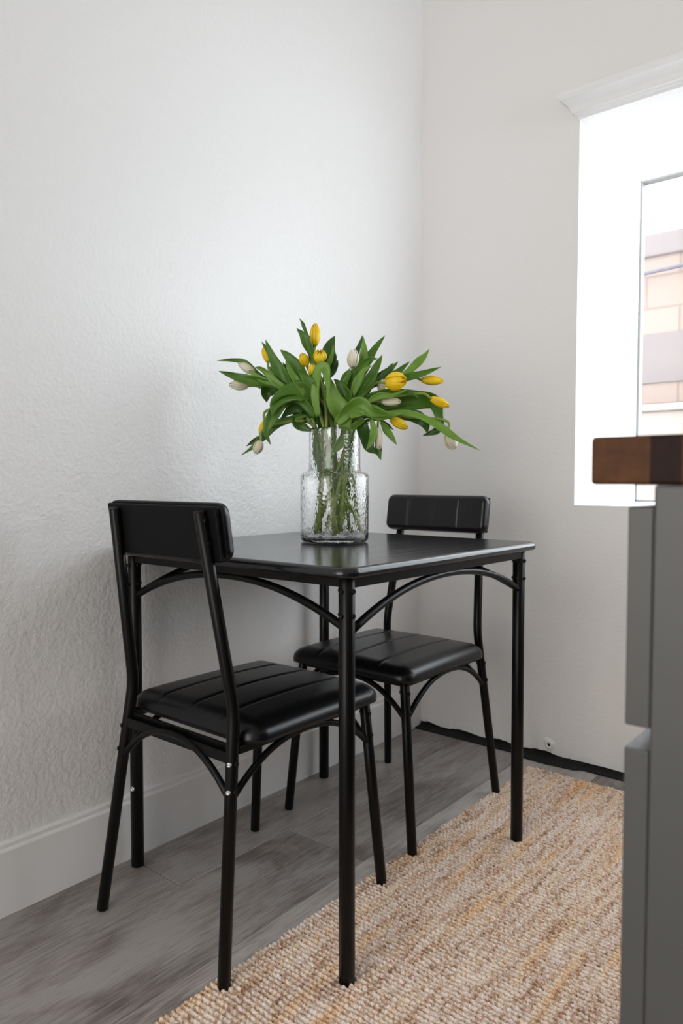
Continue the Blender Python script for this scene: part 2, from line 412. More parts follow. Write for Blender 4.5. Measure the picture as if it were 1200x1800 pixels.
# ------------------------------------------------------------------ outside
def cmu_mat(name, c1, c2, mortar, mlt):
    m, nt, b = newmat(name); co = obco(nt)
    mp = N(nt, 'ShaderNodeMapping'); mp.inputs['Rotation'].default_value = (PI/2, 0, 0)
    nt.links.new(co, mp.inputs[0])
    br = N(nt, 'ShaderNodeTexBrick'); br.inputs['Scale'].default_value = 1
    br.inputs['Brick Width'].default_value = .40; br.inputs['Row Height'].default_value = .20; br.inputs['Mortar Size'].default_value = .008
    br.inputs['Color1'].default_value = (*c1, 1); br.inputs['Color2'].default_value = (*c2, 1); br.inputs['Mortar'].default_value = (*mortar, 1)
    nt.links.new(mp.outputs[0], br.inputs['Vector']); nt.links.new(br.outputs[0], b.inputs['Base Color']); b.inputs['Roughness'].default_value = .9
    return m
CMU = cmu_mat('block_masonry', (.27, .20, .165), (.285, .215, .18), (.215, .155, .128), 1)
PATCH = simple('grey_render', (.20, .165, .16), .9, 0, .3, (6, .4, .02))
CREAM = simple('cream_render', (.34, .285, .25), .9)
bw = empty('block_wall', (0, 2.6, -.4)); tag(bw, 'pinkish block garden wall seen through the window', 'wall')
bm = bmesh.new(); box(bm, (-4, 0, 0), (.85, .2, 2.72)); fromb('masonry', bm, CMU, bw)
bm = bmesh.new(); box(bm, (-4, -.03, 2.72), (.88, .23, 2.86), .01); fromb('coping', bm, PATCH, bw)
bm = bmesh.new(); box(bm, (-1.2, -.012, 1.93), (.45, 0, 2.24), .004); fromb('render_patch', bm, PATCH, bw)
pl = empty('raised_planter', (0, 2.25, -.4)); tag(pl, 'low cream rendered planter in front of the block wall', 'planter')
bm = bmesh.new(); box(bm, (-4, 0, 0), (.85, .32, 1.72), .01); fromb('planter_wall', bm, CREAM, pl)
bm = bmesh.new(); box(bm, (-4, -.03, 1.72), (.88, .33, 1.76), .008); fromb('planter_cap', bm, CREAM, pl)
bm = bmesh.new(); pts = [(-4+4.9*i/40, 2.54, 2.17+.10*((i/40-.5)*2)**2) for i in range(41)]
tube(bm, pts, .011, 8); tag(fromb('cable', bm, simple('dark_cable', (.10, .09, .12), .6), None), 'dark cable strung along the block wall outside', 'cable')
bm = bmesh.new(); box(bm, (-6, .12, -.45), (8, 9, -.4)); struct(fromb('trim_3', bm, simple('concrete_ground', (.35, .33, .31), .9)), 'concrete ground outside the window')

# ------------------------------------------------------------------ rug
RX0, RX1, RY0, RY1 = .503, 1.268, -2.05, -.132
px, py = .0105, .0110
nx = int((RX1-RX0)/.0018); ny = int((RY1-RY0)/.0018)
X, Y = np.meshgrid(np.linspace(RX0, RX1, nx), np.linspace(RY0, RY1, ny))
rs = np.random.RandomState(4)
def lownoise(X, Y, s, amp, seed):
    r = np.random.RandomState(seed); o = np.zeros_like(X)
    for k in range(6):
        a, b_, c = r.uniform(-1, 1), r.uniform(-1, 1), r.uniform(0, 6.28); o += np.sin((a*X+b_*Y)*s+c)
    return o/6**.5*amp
wx = X+lownoise(X, Y, 130, .0012, 1); wy = Y+lownoise(X, Y, 60, .0012, 2)+lownoise(X, Y, 9, .0018, 3)
ry = wy/py; row = np.floor(ry).astype(int); fy = ry-row-.5
rrand = rs.uniform(0, 1, 4000)
cxx = wx/px+rrand[row % 4000]*.6+.5*(row % 2)+.45*fy
ci = np.floor(cxx).astype(int); fx = cxx-ci-.5
cell = rs.uniform(.72, 1.1, (257, 251))[row % 257, ci % 251]
h = cell*np.sqrt(np.clip(1-(fx*1.45)**2-(fy*2.0)**2, 0, 1)) + .25*np.sqrt(np.clip(1-(fy*2.0)**2, 0, 1))
Z = .0008+.0084*h+lownoise(X, Y, 25, .0004, 8)
edge = np.minimum(np.minimum(X-RX0, RX1-X), np.minimum(Y-RY0, RY1-Y))
Z = np.where(edge < .001, .0002, Z)
# slightly uneven selvedge
ej = (rs.uniform(-1, 1, 4000)[row % 4000])*.0022
X2 = X+np.where(X-RX0 < .03, ej*(1-(X-RX0)/.03), 0)
V = np.stack([X2, Y, Z], -1).reshape(-1, 3).astype(np.float32)
idx = np.arange(nx*ny).reshape(ny, nx)
Fq = np.stack([idx[:-1, :-1], idx[:-1, 1:], idx[1:, 1:], idx[1:, :-1]], -1).reshape(-1, 4)
me = bpy.data.meshes.new('jute_rug'); me.vertices.add(len(V)); me.vertices.foreach_set('co', V.ravel())
me.loops.add(Fq.size); me.loops.foreach_set('vertex_index', Fq.ravel().astype(np.int32))
me.polygons.add(len(Fq)); me.polygons.foreach_set('loop_start', (np.arange(len(Fq))*4).astype(np.int32))
me.polygons.foreach_set('use_smooth', np.ones(len(Fq), bool)); me.update(); me.validate()
tag(link('jute_rug', me, RUG), 'woven natural jute rug under the table and chair legs', 'rug')

# ------------------------------------------------------------------ table
def arch(bm, a, b, rise, r, ex=2.1, n=28):
    a, b = Vector(a), Vector(b); m = (a+b)/2; pts = []
    for i in range(n+1):
        t = -1+2*i/n; p = m+(b-a)*.5*t; p.z += rise*(1-abs(t)**ex); pts.append(p)
    tube(bm, pts, r, 12)
def bolt(parent, p, d, mat=None, r=.0048):
    bm = bmesh.new(); d = Vector(d).normalized(); q = Vector((0, 0, 1)).rotation_difference(d).to_matrix().to_4x4()
    prof = [(r, 0), (r, .0012), (r*.85, .0027), (r*.5, .0035), (r*.45, .0020), (0, .0020)]; rings = []
    for rr, h_ in prof[:-1]: rings.append([bm.verts.new(Matrix.Translation(p) @ q @ Vector((rr*math.cos(a), rr*math.sin(a), h_))) for a in [2*PI*k/12 for k in range(12)]])
    for s, t in zip(rings, rings[1:]):
        for k in range(12): bm.faces.new((s[k], s[(k+1) % 12], t[(k+1) % 12], t[k]))
    bm.faces.new(rings[-1]); bm.faces.new(rings[0][::-1])
    o = fromb('bolt', bm, mat or METAL, parent, True)
    if mat: o['label'] = 'bright steel bolt head'
    return o
LX0, LX1, LY0, LY1 = .0513, .6838, -1.2589, -.5920
TX0, TX1, TY0, TY1 = .0172, .7152, -1.3047, -.5453
tb = empty('dining_table', ((TX0+TX1)/2, (TY0+TY1)/2, 0)); tb_o = Vector(tb.location)
tag(tb, 'black rectangular dining table with wood-grain top and tubular steel legs', 'table')
bm = bmesh.new(); W_, D_ = (TX1-TX0)/2, (TY1-TY0)/2
layers = [(.731, .006), (.7325, .0022), (.736, .0), (.741, .0), (.7455, .0018), (.7485, .005), (.750, .0095)]
rings = []
for z, ins in layers: rings.append([bm.verts.new((x, y, z)) for x, y in rrect(W_-ins, D_-ins, .034-ins, 8)])
for s, t in zip(rings, rings[1:]):
    for k in range(len(s)): bm.faces.new((s[k], s[(k+1) % len(s)], t[(k+1) % len(s)], t[k])).smooth = True
bm.faces.new(rings[-1]); bm.faces.new(rings[0][::-1])
fromb('tabletop', bm, TABLE, tb)
bm = bmesh.new(); X0, X1, Y0, Y1 = [a-b for a, b in zip((LX0, LX1, LY0, LY1), (tb_o.x, tb_o.x, tb_o.y, tb_o.y))]
for lo, hi in (((X0, Y0-.009, .711), (X1, Y0+.009, .731)), ((X0, Y1-.009, .711), (X1, Y1+.009, .731)), ((X0-.009, Y0, .711), (X0+.009, Y1, .731)), ((X1-.009, Y0, .711), (X1+.009, Y1, .731))):
    box(bm, lo, hi, .0015)
fromb('apron', bm, METAL, tb)
tops = {(0, 0): (.0513, -1.2610), (1, 0): (.6790, -1.2625), (0, 1): (.0513, -.5920), (1, 1): (.6815, -.5930)}
for (i, j), (tx, ty) in tops.items():
    bx_, by_ = (LX0, LX1)[i]-tb_o.x, (LY0, LY1)[j]-tb_o.y-(.006 if (i, j) == (1, 0) else 0)
    bm = bmesh.new(); z0 = 0
    P, R = rounded_ends([(bx_, by_, z0), (tx-tb_o.x, ty-tb_o.y, .731)], .0147)
    tube(bm, P, R, 24); fromb('leg', bm, METAL, tb)
    s = 1 if i == 0 else -1; t = 1 if j == 0 else -1
    for z in (.705, .662):
        cx_, cy_ = tx-tb_o.x, ty-tb_o.y
        bolt(tb, Vector((cx_-s*0.0145, cy_, z)), (-s, 0, 0)); bolt(tb, Vector((cx_, cy_-t*.0145, z)), (0, -t, 0))
        bolt(tb, Vector((cx_+s*0.0145, cy_, z)), (s, 0, 0)); bolt(tb, Vector((cx_, cy_+t*.0145, z)), (0, t, 0))
bolt(tb, Vector((LX0-tb_o.x+.004, LY0-tb_o.y-.0142, .187)), (.2, -1, 0), STEEL, .0062)
for a, b_ in (((X0, Y0, .632), (X1, Y0, .632)), ((X0, Y1, .632), (X1, Y1, .632)), ((X0, Y0, .632), (X0, Y1, .632)), ((X1, Y0, .632), (X1, Y1, .632))):
    bm = bmesh.new(); arch(bm, a, b_, .074, .0078, 2.15); fromb('arched_brace', bm, METAL, tb)

# ------------------------------------------------------------------ chairs
def pad(W, D, R, T, hs, er, grooves, gaxis, gd, gw, dome, nx=120, ny=90, margin=.0):
    """upholstered pad: rounded-rectangle plan, rolled edges, stitched channels"""
    bm = bmesh.new()
    def line(n, L):
        s = [i/n for i in range(n+1)]; return [(-1+2*(t*t*(3-2*t)*.35+t*.65)) for t in s]
    us, vs2 = line(nx, W), line(ny, D); top = {}; bot = {}
    for i, u in enumerate(us):
        for j, v in enumerate(vs2):
            qx, qy = u*W, v*D
            ix, iy = max(-(W-R), min(W-R, qx)), max(-(D-R), min(D-R, qy)); dx, dy = qx-ix, qy-iy
            m = max(abs(dx), abs(dy)); l = math.hypot(dx, dy)
            if l > 1e-9: dx, dy = dx*m/l, dy*m/l
            x, y = ix+dx, iy+dy
            e = (R-m) if m > 0 else R; e = min(e, W-abs(qx), D-abs(qy)) if m <= 0 else e
            if m <= 0: e = min(W-abs(qx), D-abs(qy))
            f = math.sqrt(max(0, 1-(1-min(e/er, 1))**2))
            z = hs+(T-hs)*f+dome*(1-(x/W)**2)*(1-(y/D)**2)
            c = x if gaxis == 'x' else y; L_ = D if gaxis == 'x' else W; o_ = y if gaxis == 'x' else x
            fade = min(1, max(0, (L_-abs(o_)-margin)/.02))
            for g in grooves:
                z -= gd*math.exp(-((c-g)/gw)**2)*f*fade
            top[i, j] = bm.verts.new((x, y, z))
            edge_ = i in (0, nx) or j in (0, ny)
            eb = 1-min(e/.006, 1)
            bot[i, j] = bm.verts.new((x, y, 0 if not edge_ else .0))
    for i in range(nx):
        for j in range(ny):
            bm.faces.new((top[i, j], top[i+1, j], top[i+1, j+1], top[i, j+1])).smooth = True
    per = [(i, 0) for i in range(nx)]+[(nx, j) for j in range(ny)]+[(i, ny) for i in range(nx, 0, -1)]+[(0, j) for j in range(ny, 0, -1)]
    rb = [bot[k] for k in per]
    for a in range(len(per)):
        b_ = (a+1) % len(per); bm.faces.new((top[per[a]], bot[per[a]], bot[per[b_]], top[per[b_]])).smooth = True
    keep = set(rb)
    bmesh.ops.delete(bm, geom=[v for v in bot.values() if v not in keep], context='VERTS')
    bm.faces.new(rb)
    return bm
WR, YR, WK, YK, ZK, WT, YT, ZT = .191, .236, .156, .179, .477, .131, .236, .843
WF, YF, WQ, YQ, ZQ = .203, .213, .165, .195, .414
def make_chair():
    t = empty('dining_chair')
    b = pad(.196, .198, .042, .036, .008, .046, (-.098, -.002, .094), 'x', .0030, .0040, .011)
    bmesh.ops.translate(b, verts=b.verts, vec=(0, .030, .4145)); fromb('seat', b, LEATHER, t)
    # back pad: cushion on a board, tilted with the posts
    tilt = math.atan2(YT-YK, ZT-ZK)
    Mt = Matrix.Translation((0, -(YK+(.804-ZK)*math.tan(tilt))+.011, .804)) @ Matrix.Rotation(PI/2+tilt, 4, 'X') @ Matrix.Rotation(PI, 4, 'Y')
    # pad normal faces the sitter (+y)
    b = pad(.172, .054, .022, .025, .010, .014, (-.086, 0, .086), 'x', .0028, .004, .002, 110, 40)
    Mt = Matrix.Translation((0, -(YK+(.803-ZK)*math.tan(tilt))+.016, .803)) @ Matrix.Rotation(-PI/2+tilt, 4, 'X')
    bmesh.ops.transform(b, matrix=Mt, verts=b.verts); bp_ = fromb('backrest', b, LEATHER, t)
    b = bmesh.new(); box(b, (-.167, -.050, -.009), (.167, .050, 0), .003); bmesh.ops.transform(b, matrix=Mt, verts=b.verts)
    o = fromb('back_board', b, PLY, bp_); o['label'] = 'dark wood board behind the cushion'
    kn = Vector((0, 0, 0))
    for s in (-1, 1):
        # rear leg runs on as the back post, bent at seat height
        b = bmesh.new()
        A, K, Tp = Vector((s*WR, -YR, 0)), Vector((s*WK, -YK, ZK)), Vector((s*WT, -YT, ZT))
        dn, du = (A-K).normalized(), (Tp-K).normalized(); bend = [K+dn*.03, K+dn*.012, K+(dn+du)*.002, K+du*.012, K+du*.03]
        bend = [(K+dn*.03)*(1-q)**2+2*K*(1-q)*q+(K+du*.03)*q*q for q in [k/6 for k in range(7)]]
        P, R = rounded_ends([A]+bend+[Tp], .0118); tube(b, P, R, 20, hint=(0, 1, 0)); fromb('leg', b, METAL, t)
        b = bmesh.new(); P, R = rounded_ends([(s*WF, YF, 0), (s*WQ, YQ, ZQ)], .0118); tube(b, P, R, 20, hint=(0, 1, 0)); fromb('leg', b, METAL, t)
        for z in (.386, .338):
            k = z/ZK; x = s*(WR+(WK-WR)*k); y = -(YR+(YK-YR)*k)
            bolt(t, Vector((x, y, z))+Vector((.4*s, -.917, 0))*.0112, (.4*s, -.917, 0), STEEL if (s == 1) else None, .0048); bolt(t, Vector((x+s*.0114, y, z)), (s, 0, 0))
            bolt(t, Vector((x-s*.0114, y, z)), (-s, 0, 0))
            k = z/ZQ; x = s*(WF+(WQ-WF)*k); y = YF+(YQ-YF)*k
            bolt(t, Vector((x, y+.0114, z)), (0, 1, 0)); bolt(t, Vector((x+s*.0114, y, z)), (s, 0, 0)); bolt(t, Vector((x-s*.0114, y, z)), (-s, 0, 0))
        for z in (.825, .785):
            k = (z-ZK)/(ZT-ZK); x = s*(WK+(WT-WK)*k); y = -(YK+(YT-YK)*k)
            bolt(t, Vector((x+s*.0114, y, z)), (s, 0, 0))
        # side arch
        zz = .318; kr = zz/ZK; kf = zz/ZQ
        a = (s*(WR+(WK-WR)*kr), -(YR+(YK-YR)*kr), zz); c = (s*(WF+(WQ-WF)*kf), YF+(YQ-YF)*kf, zz)
        b = bmesh.new(); arch(b, a, c, .086, .0068, 2.3); fromb('arched_brace', b, METAL, t)
    for sg in (-1, 1):
        if sg < 0: a = (-(WR+(WK-WR)*(.318/ZK)), -(YR+(YK-YR)*(.318/ZK)), .318)
        else: a = (-(WF+(WQ-WF)*(.318/ZQ)), YF+(YQ-YF)*(.318/ZQ), .318)
        b = bmesh.new(); arch(b, a, (-a[0], a[1], a[2]), .086, .0068, 2.3); fromb('arched_brace', b, METAL, t)
    b = bmesh.new()
    box(b, (-.158, -.186, .398), (.158, -.180, .4144), .001)
    box(b, (-.163, YQ-.010, .400), (.163, YQ+.004, .4144), .001)
    for s in (-1, 1): box(b, (s*.165-.007, -.18, .400), (s*.165+.007, YQ, .4144), .001)
    fromb('seat_frame', b, METAL, t)
    b = bmesh.new(); box(b, (-.163, -.198, .385), (.163, -.192, .405), .001); fromb('rear_rail', b, METAL, t)
    return t
ch = make_chair(); ch.location = (.338, -1.178, .001); ch.rotation_euler = (0, 0, -.008)
tag(ch, 'black padded metal chair nearest the camera, its plain dark back facing the room', 'chair', 'dining chairs at the black table')
def dup(o, parent=None):
    c = o.copy(); col.objects.link(c)
    if parent: c.parent = parent
    for k in list(o.children): dup(k, c)
    return c
c2 = dup(ch); c2.location = (.322, -.606, .001); c2.rotation_euler = (0, 0, PI+.0)
tag(c2, 'black padded metal chair at the far end, channelled back cushion showing above the table', 'chair', 'dining chairs at the black table')

# ------------------------------------------------------------------ kitchen island
ki = empty('kitchen_island', (1.30, -1.70, 0)); tag(ki, 'grey painted kitchen island cabinet in the right foreground', 'cabinet')
IL = .95
bm = bmesh.new(); box(bm, (.018, 0, .09), (.70, IL, .893), .002); box(bm, (.07, .01, 0), (.66, IL-.01, .09)); fromb('carcass', bm, CABPAINT, ki)
def front(name, y0, y1, z0, z1):
    bm = bmesh.new(); box(bm, (0, y0, z0), (.018, y1, z1), .0012); return fromb(name, bm, CABPAINT, ki)
for y0, y1 in ((.0, .473), (.477, IL)):
    front('drawer', y0, y1, .7135, .877); front('door', y0, y1, .10, .6965)
wt = empty('worktop', (1.271, -1.70, .8931)); tag(wt, 'dark butcher block worktop of wooden staves on the island', 'countertop')
bm = bmesh.new(); box(bm, (0, 0, 0), (.76, IL+.02, .0365), .003, 3); fromb('butcher_block', bm, BUTCHER, wt)

# ------------------------------------------------------------------ vase
VC = Vector((.327, -.875, .7502))
va = empty('glass_vase', VC); tag(va, 'clear hammered glass vase with a narrower neck, standing on the table', 'vase')
outer = [(0, 0), (.070, 0), (.078, .0015), (.0825, .006), (.0836, .013), (.0838, .05), (.0838, .155), (.0832, .162), (.0805, .1675), (.074, .1702), (.068, .1712), (.0648, .174), (.0634, .180), (.0630, .20), (.0630, .270), (.0624, .2745), (.0612, .276)]
inner = [(.0600, .2745), (.0594, .270), (.0594, .18), (.0602, .172), (.064, .1682), (.072, .1665), (.0775, .1635), (.0800, .158), (.0803, .15), (.0803, .02), (.079, .013), (.074, .009), (0, .008)]
prof = outer+inner
def densify(P):
    o = []
    for a, b_ in zip(P, P[1:]):
        n = max(1, int(math.hypot(a[0]-b_[0], a[1]-b_[1])/.012)); o += [(a[0]+(b_[0]-a[0])*k/n, a[1]+(b_[1]-a[1])*k/n) for k in range(n)]
    return o+[P[-1]]
prof = densify(prof); S = 96
bm = bmesh.new(); rings = []
for r, z in prof:
    rings.append([bm.verts.new((0, 0, z))] if r < 1e-6 else [bm.verts.new((r*math.cos(2*PI*k/S), r*math.sin(2*PI*k/S), z)) for k in range(S)])
for a, c in zip(rings, rings[1:]):
    for k in range(S):
        k2 = (k+1) % S
        if len(a) == 1: f = bm.faces.new((a[0], c[k2], c[k]))
        elif len(c) == 1: f = bm.faces.new((a[k], a[k2], c[0]))
        else: f = bm.faces.new((a[k], a[k2], c[k2], c[k]))
        f.smooth = True
fromb('vase_body', bm, VASEG, va)

# ------------------------------------------------------------------ tulips
nv = Vector((-fw.x, -fw.y, 0)).normalized(); hv = Vector((rt.x, rt.y, 0)).normalized(); zv = Vector((0, 0, 1))
def Z(a, b_, d=0.0):
    """bouquet plan: a runs right, b runs down over a 1200-unit wide drawing, d metres towards the room"""
    u, v = 370+a/2.449, 540+b_/2.449
    ray = fw*F_PX+rt*(u-600)-up*(v-900)
    p0 = VC+nv*d; t = (p0-CAM).dot(nv)/ray.dot(nv)
    return CAM+ray*t
blooms = [  # colour, bloom centre, direction the bud points (plan), length, width, depth, depth lean, openness, label
 ('y', (450, 118), (.02, -1), 98, 46, .00, .0, .15, 'tall yellow tulip standing highest in the bouquet'),
 ('y', (470, 212), (.05, -.5), 56, 54, .045, .8, .5, 'yellow tulip facing the room just below the topmost one'),
 ('y', (403, 225), (-.4, -1), 60, 42, .02, .4, .3, 'yellow tulip left of the centre of the bouquet, half open'),
 ('y', (436, 268), (.2, -1), 50, 36, .03, .2, .2, 'small yellow bud under the half open yellow tulip'),
 ('y', (236, 205), (-.35, -1), 70, 30, -.03, -.2, .05, 'slim yellow tulip tucked behind a leaf at upper left'),
 ('w', (155, 262), (-1, -.55), 84, 40, .00, .1, .05, 'cream bud at far left, under a thin leaf tip'),
 ('w', (120, 335), (-1, -.10), 84, 46, -.03, .0, .15, 'lower cream bud at far left, below the long leaf'),
 ('w', (612, 220), (.06, -1), 78, 54, .02, .1, .12, 'upright cream tulip at the top centre right'),
 ('y', (797, 320), (.85, -.05), 92, 74, .05, .5, .55, 'large fringed yellow tulip at centre right'),
 ('w', (738, 338), (.3, -1), 60, 42, .00, .0, .1, 'cream bud hidden behind the large fringed yellow tulip'),
 ('y', (955, 316), (1, .06), 98, 42, -.02, .0, .08, 'yellow tulip pointing right at the right edge, upper one'),
 ('y', (988, 410), (1, .42), 88, 40, .015, .0, .08, 'yellow tulip pointing right and down behind the broad leaf'),
 ('w', (778, 408), (1, .02), 84, 38, .04, .2, .05, 'cream bud lying flat below the fringed yellow tulip'),
 ('y', (812, 500), (1, .55), 84, 44, .03, .1, .1, 'yellow tulip hanging below the broad right leaf'),
 ('w', (722, 565), (.05, 1), 94, 40, .05, .1, .05, 'cream bud hanging down beside the vase neck'),
 ('w', (1035, 575), (.35, 1), 84, 60, .01, .1, .2, 'cream tulip hanging at far right under the long leaf tip'),
 ('w', (205, 603), (-.35, 1), 62, 42, .02, .1, .35, 'faded cream bud at lower left'),
 ('y', (222, 522), (-.3, 1), 60, 30, -.02, .0, .1, 'yellow bud mostly hidden by leaves at lower left'),
]
leaves = [  # plan points root to tip, width, depth root, depth tip, roll (deg), tone
 ([(300, 345), (215, 290), (150, 240), (100, 228), (28, 230)], 30, .0, .0, 40, 0),
 ([(330, 360), (230, 325), (130, 305), (80, 290), (36, 275)], 44, .01, .02, 25, 0),
 ([(330, 345), (265, 345), (240, 370), (242, 410)], 78, -.01, -.03, 10, 2),
 ([(350, 350), (315, 300), (268, 220), (236, 140)], 58, .01, -.01, 15, 0),
 ([(290, 250), (245, 185), (220, 148)], 20, -.01, -.03, 0, 0),
 ([(430, 340), (385, 270), (335, 215), (300, 183)], 56, .02, .0, 20, 0),
 ([(410, 360), (355, 300), (310, 238)], 52, .0, -.03, 10, 2),
 ([(450, 290), (432, 190), (400, 125), (370, 92)], 48, .02, .03, 20, 0),
 ([(445, 250), (428, 160), (408, 90), (382, 48)], 36, .0, -.01, 30, 0),
 ([(505, 300), (508, 230), (512, 170), (534, 124)], 72, -.01, -.03, -15, 2),
 ([(490, 320), (525, 265), (549, 228)], 46, -.02, -.04, 0, 2),
 ([(455, 450), (425, 375), (350, 365), (285, 410), (262, 470)], 96, .03, .06, -20, 0),
 ([(455, 470), (385, 400), (310, 405), (258, 480), (240, 540), (258, 592)], 62, .04, .05, 20, 0),
 ([(440, 455), (350, 482), (282, 505), (225, 560), (185, 600), (130, 638)], 40, .01, .0, 0, 0),
 ([(250, 540), (195, 572), (153, 598)], 24, -.01, -.02, 0, 2),
 ([(440, 470), (400, 430), (350, 440), (300, 480)], 66, .01, .02, 0, 2),
 ([(465, 470), (450, 370), (462, 280), (490, 262), (502, 320), (506, 388)], 52, .05, .08, 15, 1),
 ([(590, 540), (560, 450), (525, 380), (516, 305)], 92, .055, .05, -10, 1),
 ([(560, 500), (590, 400), (560, 340), (530, 310)], 62, .04, .03, 15, 0),
 ([(480, 520), (478, 400), (470, 300)], 90, .0, -.02, 0, 2),
 ([(520, 520), (520, 400), (500, 290)], 70, -.02, -.04, 0, 2),
 ([(590, 460), (640, 370), (700, 290), (739, 204)], 78, .01, .0, 20, 0),
 ([(600, 330), (645, 260), (660, 190), (657, 125)], 46, -.01, -.02, 0, 1),
 ([(610, 300), (625, 210), (640, 165), (655, 120)], 26, -.02, -.03, 0, 2),
 ([(600, 340), (665, 240), (700, 190), (751, 121)], 52, -.01, -.03, 10, 0),
 ([(590, 350), (640, 265), (680, 228), (720, 221)], 40, .01, .01, -20, 0),
 ([(620, 380), (710, 320), (765, 275), (807, 234)], 46, -.01, -.02, 0, 0),
 ([(700, 330), (755, 280), (785, 240)], 26, .0, -.02, 0, 2),
 ([(700, 340), (790, 290), (858, 234)], 38, -.02, -.03, 0, 0),
 ([(790, 320), (860, 272), (910, 222), (941, 181)], 44, .0, -.01, 15, 1),
 ([(790, 320), (850, 300), (920, 283), (992, 257)], 36, .01, .0, 0, 0),
 ([(600, 450), (680, 400), (780, 368), (894, 360)], 56, .02, .02, -10, 0),
 ([(800, 365), (860, 368), (897, 392)], 14, .02, .03, 0, 0),
 ([(540, 500), (600, 440), (650, 420), (700, 455), (790, 470)], 78, .06, .08, -15, 1),
 ([(600, 470), (660, 445), (740, 465), (830, 455)], 66, .07, .06, 15, 1),
 ([(640, 460), (760, 420), (880, 400), (960, 410), (985, 470), (1003, 512)], 84, .0, -.02, -15, 0),
 ([(760, 455), (880, 462), (980, 515), (1060, 565), (1157, 615)], 42, .03, .05, 15, 1),
 ([(800, 470), (880, 470), (920, 500), (935, 545)], 62, .0, -.02, 0, 2),
 ([(1000, 515), (965, 535), (913, 553)], 34, -.02, -.03, 0, 2),
 ([(640, 480), (660, 540), (680, 600), (712, 632)], 70, .03, .05, 10, 2),
 ([(690, 480), (702, 530), (690, 580), (668, 618)], 34, .06, .07, 0, 1),
 ([(735, 495), (765, 540), (802, 593)], 36, .03, .03, 0, 1),
 ([(715, 580), (722, 620), (732, 658)], 34, .03, .04, 0, 0),
 ([(660, 480), (600, 530), (545, 600), (485, 668)], 52, .045, .05, 25, 1),
 ([(470, 470), (400, 470), (385, 505), (440, 535)], 86, -.01, .02, 0, 2),
 ([(560, 480), (610, 330), (690, 250)], 80, -.03, -.05, 0, 2),
 ([(560, 520), (620, 400), (620, 300)], 80, -.02, -.03, 0, 2),
 ([(560, 500), (650, 430), (740, 400)], 80, -.01, -.02, 0, 2),
 ([(480, 500), (420, 380), (400, 300)], 80, -.02, -.03, 0, 2),
 ([(470, 500), (400, 400), (340, 330)], 70, -.02, -.03, 0, 2),
 ([(540, 480), (560, 400), (600, 310), (618, 262)], 60, .02, .02, 10, 0),
 ([(620, 480), (680, 440), (760, 425), (850, 420)], 50, .0, .0, 0, 0),
 ([(560, 560), (610, 520), (680, 500)], 60, .0, .0, 0, 2),
 ([(420, 400), (370, 320), (340, 270), (322, 232)], 34, .04, .05, -25, 1),
 ([(470, 400), (430, 330), (395, 290), (370, 262)], 44, .05, .06, 20, 0),
 ([(440, 380), (432, 320), (455, 270), (462, 235)], 34, .03, .03, 0, 1),
 ([(480, 330), (500, 270), (520, 215), (528, 160)], 26, .01, -.01, 25, 1),
 ([(330, 360), (290, 320), (262, 285), (255, 255)], 40, -.02, -.03, 0, 2),
 ([(360, 370), (290, 330), (225, 270), (190, 258)], 34, .02, .02, 20, 1),
 ([(300, 340), (240, 320), (180, 285), (165, 270)], 26, .02, .01, 0, 1),
 ([(600, 400), (630, 330), (655, 280), (695, 250)], 40, .04, .04, 20, 1),
 ([(620, 420), (665, 350), (700, 300), (722, 262)], 34, .05, .05, -20, 0),
 ([(560, 420), (570, 340), (590, 290), (600, 262)], 44, .03, .03, 10, 0),
 ([(660, 420), (720, 385), (790, 378), (850, 352)], 30, .05, .06, 20, 1),
 ([(700, 430), (770, 432), (840, 425), (900, 392)], 40, -.02, -.04, 0, 0),
 ([(820, 420), (880, 395), (940, 395), (965, 405)], 36, -.04, -.05, 0, 1),
 ([(520, 560), (500, 640), (505, 720), (520, 800)], 40, .03, .03, 20, 0),
 ([(540, 800), (560, 700), (590, 600), (600, 540)], 34, .02, .03, 20, 2),
 ([(470, 760), (460, 660), (450, 560), (446, 480)], 30, .01, .02, 30, 0),
 ([(580, 760), (585, 660), (590, 580), (600, 520)], 40, -.01, .0, 30, 2),
 ([(640, 480), (690, 470), (750, 500), (790, 530)], 24, .02, .02, 20, 0),
]
U = 1/2.449/718   # plan unit in metres
rnd = random.Random(21)
def petal(bm, M_, L, R, ang, span, open_, tipout, ruffle=0):
    rows = []; nu, nt_ = 8, 12
    for j in range(nt_+1):
        t = j/nt_
        rad = R*(math.sin(PI*min(1, (t*.86+.10)))**.62)*(1+open_*t*.8) if t < 1 else R*(.12+open_*.9)
        wdt = span*(math.sin(PI*min(t*.80+.12, 1))**.5)*(1 if t < .8 else max(.04, (1-t)/.2)**.55)
        row = []
        for i in range(nu+1):
            s = i/nu*2-1; a = ang+s*wdt
            rr = rad*(1-.05*abs(s)); z = L*(t-.03*abs(s)**2*t)
            if ruffle and t > .75: z += ruffle*L*rnd.uniform(-1, 1); rr *= 1+ruffle*rnd.uniform(-1, 1)
            row.append(bm.verts.new(M_ @ Vector((rr*math.cos(a), rr*math.sin(a), z))))
        rows.append(row)
    for a, c in zip(rows, rows[1:]):
        for i in range(nu): bm.faces.new((a[i], a[i+1], c[i+1], c[i])).smooth = True
def blade_attr(bm, vals, rows):
    ly = bm.verts.layers.float_vector.new('blade')
    # layers invalidate earlier vertex handles, so look them up again by order
    bm.verts.ensure_lookup_table(); k = 0
    for rr in vals:
        for v in rr: bm.verts[k][ly] = Vector(v); k += 1
tulips = []
NB = len(blooms)
